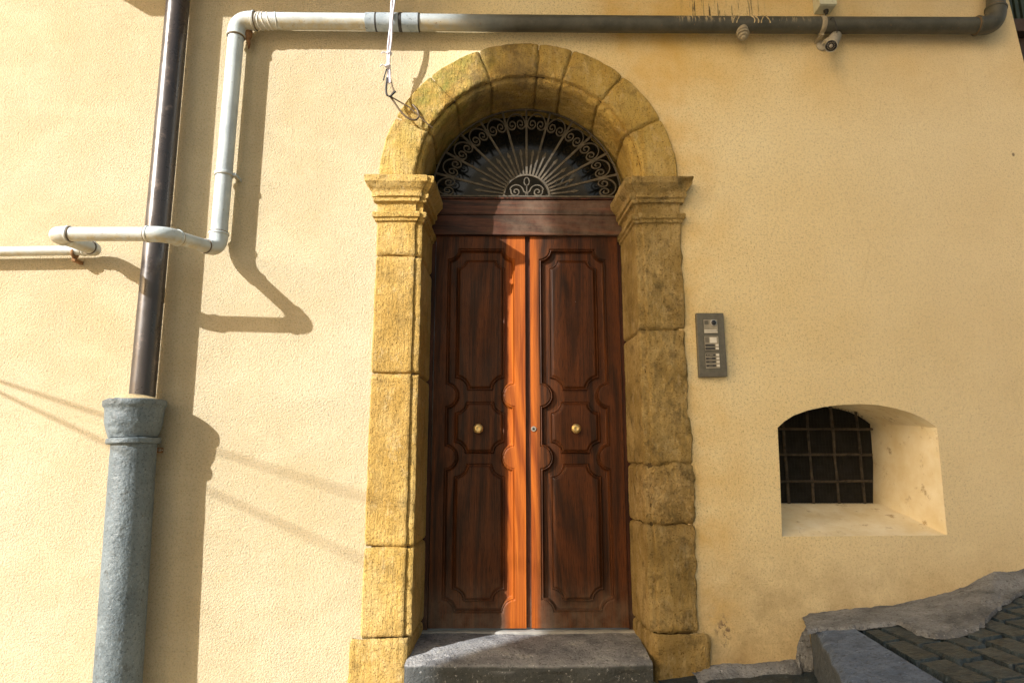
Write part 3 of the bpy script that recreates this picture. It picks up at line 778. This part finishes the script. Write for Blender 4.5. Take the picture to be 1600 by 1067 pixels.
# ------------------------------------------------------------------ intercom
IY = -.034
c00, c10, c11, c01 = W(1093,589,IY), W(1137,588,IY), W(1130.5,489,IY), W(1088,489,IY)
ic = thing('intercom_panel', tuple(W(1112,588,0)), 'tall grey metal video intercom with name buttons on the wall right of the door', 'intercom')
def iq(u, v):                                       # u right, v down, 0..1
    a = c01.lerp(c11, u); b = c00.lerp(c10, u); return a.lerp(b, v)
def ibox(u0, u1, v0, v1, y0, y1, name, mat, parent, bevel=0):
    ps = [iq(u0, v1), iq(u1, v1), iq(u1, v0), iq(u0, v0)]
    return MB().prism([(p.x, p.z) for p in ps], y0, y1).build(name, M[mat], parent, bevel=bevel)
ibox(0, 1, 0, 1, IY, -.001, 'back_plate', 'plate', ic, .003)
for v0, v1, kind in ((.105,.325,'cam'),(.37,.59,'spk'),(.635,.87,'btn')):
    ibox(.225,.765,v0-.006,v1+.006, IY-.0012, IY+.003, 'module_rim', 'label_dark', ic)
    md = ibox(.24,.75,v0,v1, IY-.0035, IY+.003, 'module', 'module', ic)
    if kind == 'cam':
        c = iq(.60, v0+.055)
        MB().lathe((c.x, IY-.0035, c.z), (0,-1,0), [(0,.0195),(.004,.0185),(.005,.015)], 24).build('lens_ring', M['steel'], md, smooth=40)
        MB().lathe((c.x, IY-.0084, c.z), (0,-1,0), [(0,.0145),(.002,.012),(.003,.006),(.0032,0)], 24, cap1=False).build('lens', M['blackgloss'], md, smooth=60)
        ibox(.27,.42,v0+.02,v0+.08, IY-.0045, IY-.003, 'speaker_slots', 'plate', md)
        ibox(.25,.70,v1-.055,v1-.038, IY-.0055, IY-.003, 'card_strip', 'white', md)
        ibox(.25,.72,v1-.025,v1-.010, IY-.0055, IY-.003, 'card_strip', 'white', md)
    if kind == 'spk':
        for q in range(5): ibox(.26,.40,v0+.015+q*.019,v0+.024+q*.019, IY-.0045, IY-.003, 'speaker_slot', 'label_dark', md)
        ibox(.43,.68,v0+.02,v0+.105, IY-.0045, IY-.003, 'pale_panel', 'white', md)
    rows_ = {'spk': [v0+.125, v0+.175], 'btn': [v0+.012, v0+.066, v0+.120, v0+.178]}.get(kind, [])
    for k, v in enumerate(rows_):
        npz = ibox(.255,.60,v,v+.036, IY-.0050, IY-.003, 'name_plate', 'label_dark', md)
        ibox(.635,.735,v+.002,v+.034, IY-.0065, IY-.003, 'push_button', 'white', md, .0008)
        if kind == 'btn':
            for s0, s1 in (((.29,.33),(.35,.37),(.39,.52)) if k == 0 else ((.36,.38),(.40,.425),(.445,.47))):
                ibox(s0, s1, v+.013, v+.022, IY-.0056, IY-.0045, 'name_text', 'module', npz)

# ------------------------------------------------------------------ junction box and security camera
jx0, jx1 = W(1281,9,-.085), W(1306,8,-.085)
jb = thing('junction_box', (jx0.x+.05, 0, jx0.z), 'small pale grey junction box on the wall above the security camera', 'junction box')
MB().box(jx0.x, jx1.x, -.085, -.001, jx0.z, jx0.z+.14).build('box_body', M['box_green'], jb, bevel=.004)
MB().box(jx0.x-.004, jx1.x+.004, -.094, -.0855, jx0.z+.003, jx0.z+.143).build('lid', M['box_green'], jb, bevel=.003)
MB().lathe(((jx0.x+jx1.x)/2+.01, -.04, jx0.z), (0,0,-1), [(0,.016),(.012,.015),(.014,.010),(.024,.009)], 16).build('cable_gland', M['cable_black'], jb, smooth=40)
sb = W(1306,56,-.055); sf = W(1298.5,72.5,-.165)
sc = thing('security_camera', tuple(sb), 'small white bullet security camera mounted just under the pipe at upper right', 'camera')
ax2 = (sf-sb).normalized(); ln = (sf-sb).length
MB().lathe(sb, ax2, [(-.012,.015),(-.004,.029),(.01,.0345),(ln-.03,.036),(ln-.004,.0375),(ln,.037),(ln,.0335),(ln-.008,.032)], 40, cap1=False).build('housing', M['cam'], sc, smooth=40)
MB().lathe(sb+ax2*(ln-.006), ax2, [(0,.0334),(.0015,.031),(.0015,.0)], 40, cap0=False, cap1=False).build('front_glass', M['blackgloss'], sc, smooth=40)
for k in range(12):
    u_ = ax2.cross(Vector((0,0,1))).normalized(); w_ = ax2.cross(u_); th = 2*PI*k/12
    c = sb+ax2*(ln-.0043)+(u_*math.cos(th)+w_*math.sin(th))*.020
    MB().lathe(c, ax2, [(0,.0034),(.0012,.003)], 10).build('infrared_led', M['plate'], sc)
MB().lathe(sb+ax2*(ln-.0043), ax2, [(0,.011),(.002,.0105),(.003,.0055)], 20).build('lens', M['steel'], sc, smooth=40)
br = W(1287,68,-.03)
MB().lathe((br.x, -.001, br.z), (0,-1,0), [(0,.034),(.010,.034),(.016,.028),(.020,.012)], 28).build('mount_plate', M['cam'], sc, smooth=40)
MB().tube(fillet([Vector((br.x,-.015,br.z)), Vector((br.x,-.07,br.z)), sb.lerp(sf,.35)], .02, 5), .011, 14).build('bracket_arm', M['cam'], sc, smooth=50)
cl = thing('camera_cable', tuple(W(1300,28,-.03)), 'thin black cable looping from the junction box over the pipe to the security camera', 'cable')
MB().tube(fillet([Vector(((jx0.x+jx1.x)/2+.01,-.04,jx0.z-.02)), W(1288,31,-.04), W(1294,36,-.05), W(1298,30,-.145), W(1302,27,-.15), W(1306,38,-.15), W(1308,50,-.13), sb], .012, 5), .0036, 8).build('cable', M['cable_black'], cl, smooth=60)

# ------------------------------------------------------------------ neighbour's shuttered window beyond the right corner
sh = thing('shuttered_window', (3.6, .45, 3.2), 'dark green slatted shutter over brown timber beyond the right corner of the wall', 'shutter')
zc = W(1590, 42, .45).z
mb = MB(); mb.box(3.05, 4.3, .45, .52, zc, 5.2); mb.build('shutter_board', M['rust_brown'], sh)
for k in range(26): 
    x = 3.06+k*.046
    MB().box(x, x+.026, .425, .449, zc+.02, 5.2).build('slat', M['shutter'], sh, bevel=.003)
MB().box(3.0, 4.3, .36, .60, zc-.10, zc-.002).build('sill_beam', M['rust_brown'], sh, bevel=.006)
MB().box(3.0, 4.3, .43, .60, zc-1.6, zc-.104).build('timber_panel', M['rust_brown'], sh, bevel=.006)
nb = thing('neighbour_house', (4.6, 1.2, -.5), 'shaded neighbouring house just visible behind the right corner', 'house')
MB().box(3.02, 8, .60, 3, -1.5, 6).build('wall', M['facing'], nb)

# ------------------------------------------------------------------ street: lower ground, kerb, upper paving, cement fillet
def low_z(x, y): 
    return -.125 + (.17*(x-.9) if x < .9 else .02*(x-.9)) if x > -12 else -.125+.17*(-12.9)
rows = []
xs = [-60,-30,-14,-9]+[-8+.5*i for i in range(16)]+[.2,.6,.9,1.1,1.3,1.5,1.7]
ys = [-60,-30,-15,-9,-6,-4,-3,-2,-1.4,-1,-.7,-.4,-.2,0,.02]
for x in xs: rows.append([Vector((x, y, low_z(max(x, -13), y))) for y in ys])
g = MB().quadgrid(rows).build('ground', M['ground'], smooth=60); props(g, kind='structure')
# darker worn paving of the lower landing next to the kerb
rows = []
for i in range(40):
    x = .66+1.0*i/39
    rows.append([Vector((x, -1.2+1.21*j/40, low_z(x, 0)+.004+.007*nz((x, j*.03, 1), 11)+.02*max(0,nz((x, j*.03, 5), 4)))) for j in range(41)])
lp = MB().quadgrid(rows).build('lower_pavement', M['lava'], smooth=60); props(lp, kind='structure')
# upper paving slabs, long side running away from the wall
base = MB(); rows = []
for x in [1.52, 2, 3, 5, 9, 20, 60]:
    rows.append([Vector((x, y, pave_z(min(x, 9))-.030)) for y in (-60, -20, -8, -4, -2, -1, 0.3)])
upb = base.quadgrid(rows).build('paving_bed', M['black'], smooth=60); props(upb, kind='structure')
M['grout'] = m_plain('dark_joint_earth', (.020,.020,.018), (.045,.042,.036), .95, 20, 1., 70)
upb.data.materials[0] = M['grout']
pv = MB()
kr0, kr1 = G(1350,985), G(1487,1067)                # right edge of the kerb on the paving
def kerb_x(y): return kr0.x + (kr1.x-kr0.x)*(y-kr0.y)/(kr1.y-kr0.y)
x = 1.40; ci_ = 0
while x < 5.4:
    wdt = random.uniform(.10, .135); y = .02 - random.uniform(0, .3)
    yy = -.012 - random.uniform(0, .2) if ci_ else -.012
    while yy > -3.2:
        ln_ = random.uniform(.20, .34); y1 = yy; y0 = yy-ln_; g_ = .0045
        xa, xb = x+g_, x+wdt-g_
        if y0 > -3.4:
            dz = random.uniform(-.004, .004); tx = random.uniform(-.02, .02); nx_, ny_ = 11, 22; rws = []
            for i in range(nx_+1):
                rw = []
                for j in range(ny_+1):
                    a = xa+(xb-xa)*i/nx_; c = y0+g_+(y1-y0-2*g_)*j/ny_
                    ed = min(i, nx_-i)/nx_*2*(xb-xa)/.022; ed2 = min(j, ny_-j)/ny_*2*(y1-y0)/.03
                    rd = -.009*max(0, 1-ed)**2-.009*max(0, 1-ed2)**2 - (.03 if c > -.10 else 0)
                    if i in (0, nx_) or j in (0, ny_): rd -= .02
                    rw.append(Vector((max(a, kerb_x(c)+.004) if a < kerb_x(c) else a, c, pave_z(a)+dz+tx*(a-x)+rd+.0028*nz((a, c, 0), 22)+.002*nz((a, c, 3), 60))))
                rws.append(rw)
            if xb > min(kerb_x(y0), kerb_x(y1))+.03: pv.quadgrid(rws)
        yy = y0
    x += wdt; ci_ += 1
pvo = pv.build('paving_slabs', M['lava'], smooth=50); props(pvo, kind='structure')
# kerb stone
kl0, kl1 = G(1270,972), G(1318,1067); d_l = (kl1-kl0); d_r = (kr1-kr0)
rows = []
for i in range(61):
    t = i/60*3.2 - .10
    a = kl0+d_l*t; b = kr0+d_r*t*(d_l.y/d_r.y); b = Vector((b.x, a.y, b.z)); row = []
    row.append(Vector((a.x+.01, a.y, a.z-.5)))
    for q in range(10):
        zz = -.22+.205*q/9
        p = Vector((a.x-.004, a.y, a.z+zz)); row.append(p+noise.noise_vector(p*12)*.012)
    for q, (dx, dz) in enumerate(((.000,-.010),(.006,-.003),(.015,.0))):
        p = Vector((a.x+dx, a.y, a.z+dz)); row.append(p+noise.noise_vector(p*12)*.007)
    for q in range(1, 27):
        s_ = q/27; p = a.lerp(b, s_); p.x += .015*(1-s_); row.append(p+Vector((0,0,.003*nz(p, 9)+.003*nz(p, 38)+.006)))
    for dx, dz in ((0,.002),(.006,-.008),(.006,-.06)):
        p = Vector((b.x+dx, b.y, b.z+dz)); row.append(p+noise.noise_vector(p*14)*.003)
    rows.append(row)
kb = thing('kerb_stone', (float(kl0.x+.2), -.4, -.05), 'blue grey rough kerb stone raised above the lower landing at bottom right', 'kerb')
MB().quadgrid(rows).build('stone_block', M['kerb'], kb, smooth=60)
# cement fillet along the foot of the wall, spreading over the paving
tops = [(1254,972),(1266,964),(1300,959),(1340,956),(1395,951),(1440,942),(1480,932),(1512,922),(1535,908),(1556,897),(1576,899),(1600,894),(1650,885),(1720,870)]
outs = [(1262,990),(1280,985),(1315,985),(1350,982),(1405,975),(1432,990),(1462,998),(1495,995),(1530,985),(1548,965),(1565,948),(1600,926),(1650,914),(1720,900)]
def lerp_l(l, t):
    t *= len(l)-1; i = min(int(t), len(l)-2); f = t-i
    return (l[i][0]+(l[i+1][0]-l[i][0])*f, l[i][1]+(l[i+1][1]-l[i][1])*f)
rows = []
for i in range(131):
    t = i/130; a = W(*lerp_l(tops, t), -.002); b = G(*lerp_l(outs, t), .004); b += Vector((.012*nz((t*60,0,0),1), .02*nz((t*60,3,0),1), 0)); b.z = pave_z(b.x)+.010
    row = []
    for j in range(23):
        s_ = j/22; p = a.lerp(b, s_); zf = pave_z(p.x)
        p.z = zf + (a.z-pave_z(a.x))*(1-s_)**2.2 + .016 + .004*(1-s_); 
        p.z += .006*nz(p, 14)+.004*nz(p, 45)+.002*nz(p, 110)
        if j == 22: p.z -= .016
        if j == 0: p.y = .01
        row.append(p)
    rows.append(row)
cf = MB().quadgrid(rows).build('cement_strip', M['cement'], smooth=70); props(cf, kind='structure')
# cement wash round the kerb's inner corner and along the foot of the lower wall
rows = []
for i in range(81):
    t = i/80; a = W(*lerp_l([(1080,1050),(1100,1042),(1130,1036),(1170,1037),(1215,1032),(1243,1028),(1248,1000),(1252,985),(1262,972)], t), -.002); a.z += .004*nz((t*30, 0, 0), 1)
    dpt = (.16, .13, .11, .10, .09, .07, .035, .030, .03); q = lerp_l([(d, 0) for d in dpt], t)[0]
    row = []
    for j in range(15):
        s_ = j/14; zl_ = low_z(a.x, 0)
        p = Vector((a.x, -.002-q*s_**.8+ (.012 if j == 0 else 0), a.z+(zl_-a.z)*(1-math.cos(s_*PI/2)**1.1 if t < .66 else s_*1.0)))
        p += noise.noise_vector(p*12)*.010*(1 if 0 < j else .2)+noise.noise_vector(p*40)*.004; row.append(p)
    rows.append(row)
cw = MB().quadgrid(rows).build('cement_footing', M['cement'], smooth=70); props(cw, kind='structure')

# ------------------------------------------------------------------ what throws the shadows: balcony above, narrow house across the street, two overhead cables
bal = thing('balcony_slab', (-.5, -.35, 4.5), 'concrete balcony slab above the frame that shades the top of the wall', 'balcony')
SC = W(235,27); MB().box(SC.x-.70*SUN.x/SUN.y, 2.9, -.70, 0, SC.z-.70*SUN.z/SUN.y, SC.z-.70*SUN.z/SUN.y+.13).build('slab', M['roof_slab'], bal, bevel=.01)
for k in range(8): 
    x = -2.9+k*.8; zc_ = SC.z-.70*SUN.z/SUN.y-.002; MB().prism([(x,zc_-.03),(x+.10,zc_-.03),(x+.10,zc_),(x,zc_)], -.40, -.02).build('corbel', M['roof_slab'], bal)
tw = thing('house_across_street', (-8, -5, -1.5), 'narrow plastered house across the street blocking the low sun', 'house')
mb = MB()
def back(px, pz, X=-7.0):                          # where the sun ray that reaches wall point (px, pz) crosses the plane x = X
    t = (px-X)/SUN.x; return (-SUN.y*t, pz-SUN.z*t)
(ya, ha), (yb, hb) = back(-.29, 3.1), back(-.378, .6)
def ty(h): return ya+(yb-ya)*(h-ha)/(hb-ha)
YT = -9.2
b0 = [(-9,YT),(-7,YT),(-7,ty(-2)),(-9,ty(-2)-2.0)]; b1 = [(-9,YT),(-7,YT),(-7,ty(12.5)),(-9,ty(12.5)-2.0)]
mb.quadgrid([[Vector((x,y,-2.5)) for x, y in b0],[Vector((x,y,12.5)) for x, y in b1]], True); mb.poly([Vector((x,y,12.5)) for x, y in b1])
mb.build('wall', M['facing'], tw)
for k in range(3):
    MB().box(-6.999, -6.97, -8.0, -7.0, 1.2+3.2*k, 2.9+3.2*k).build('shutter', M['shutter'], tw, bevel=.005)
for k, (wy0, y1) in enumerate((((0,603), 3.95), ((300,690), 4.4))):
    p0 = W(*wy0); t_ = -SUN
    a = W(-260, 488) if k == 0 else W(-262, 508); P_ = W(735, 951) if k == 0 else W(735, 826); end = P_ - SUN*((P_.x+6.99)/SUN.x)
    cbl = thing('overhead_cable', tuple(a), 'black overhead cable crossing the street, its faint shadow falling %s on the sunlit wall' % ('lower' if k == 0 else 'higher'), 'cable')
    pts = [a.lerp(end, i/24)+Vector((0,0,-.02*math.sin(PI*i/24))) for i in range(25)]
    MB().tube(pts, .0075, 8).build('cable', M['cable_black'], cbl, smooth=60)

# ------------------------------------------------------------------ light, sky, camera
wld = bpy.data.worlds.new('World'); S.world = wld; wld.use_nodes = True; nt = wld.node_tree; nt.nodes.clear()
o = nt.nodes.new('ShaderNodeOutputWorld'); bg = nt.nodes.new('ShaderNodeBackground'); sk = nt.nodes.new('ShaderNodeTexSky')
sk.sky_type = 'NISHITA'; sk.sun_disc = False
to_sun = -SUN; el = math.asin(to_sun.z); az = math.atan2(to_sun.x, to_sun.y)
sk.sun_elevation = el; sk.sun_rotation = az; sk.air_density = 1.0; sk.dust_density = 3.5; sk.ozone_density = .6
wb = nt.nodes.new('ShaderNodeMix'); wb.data_type = 'RGBA'; wb.blend_type = 'MULTIPLY'; wb.inputs[0].default_value = 1.0
wb.inputs[7].default_value = (1.46, 1.25, .93, 1)          # warm white balance of the photograph
nt.links.new(sk.outputs[0], wb.inputs[6]); nt.links.new(wb.outputs[2], bg.inputs[0]); bg.inputs[1].default_value = .15; nt.links.new(bg.outputs[0], o.inputs[0])
sd = bpy.data.lights.new('sun', 'SUN'); sd.energy = 8.5; sd.angle = math.radians(.53); sd.color = (1, .97, .93)
so = bpy.data.objects.new('sun', sd); COL.objects.link(so); so.rotation_euler = SUN.to_track_quat('-Z', 'Y').to_euler(); so.location = (-6,-4,6)
cd = bpy.data.cameras.new('camera'); co = bpy.data.objects.new('camera', cd); COL.objects.link(co)
co.matrix_world = Matrix.Translation(CAM) @ Matrix((RT, UP, -FW)).transposed().to_4x4()
cd.sensor_width = 36; cd.lens = 36*F/1600; cd.clip_start = .05; cd.clip_end = 500
S.camera = co
S.view_settings.view_transform = 'Standard'; S.view_settings.look = 'None'; S.view_settings.exposure = 0; S.view_settings.gamma = 1
S.render.engine = 'CYCLES'; S.cycles.max_bounces = 8; S.cycles.diffuse_bounces = 5
try: S.cycles.use_denoising = True
except Exception: pass
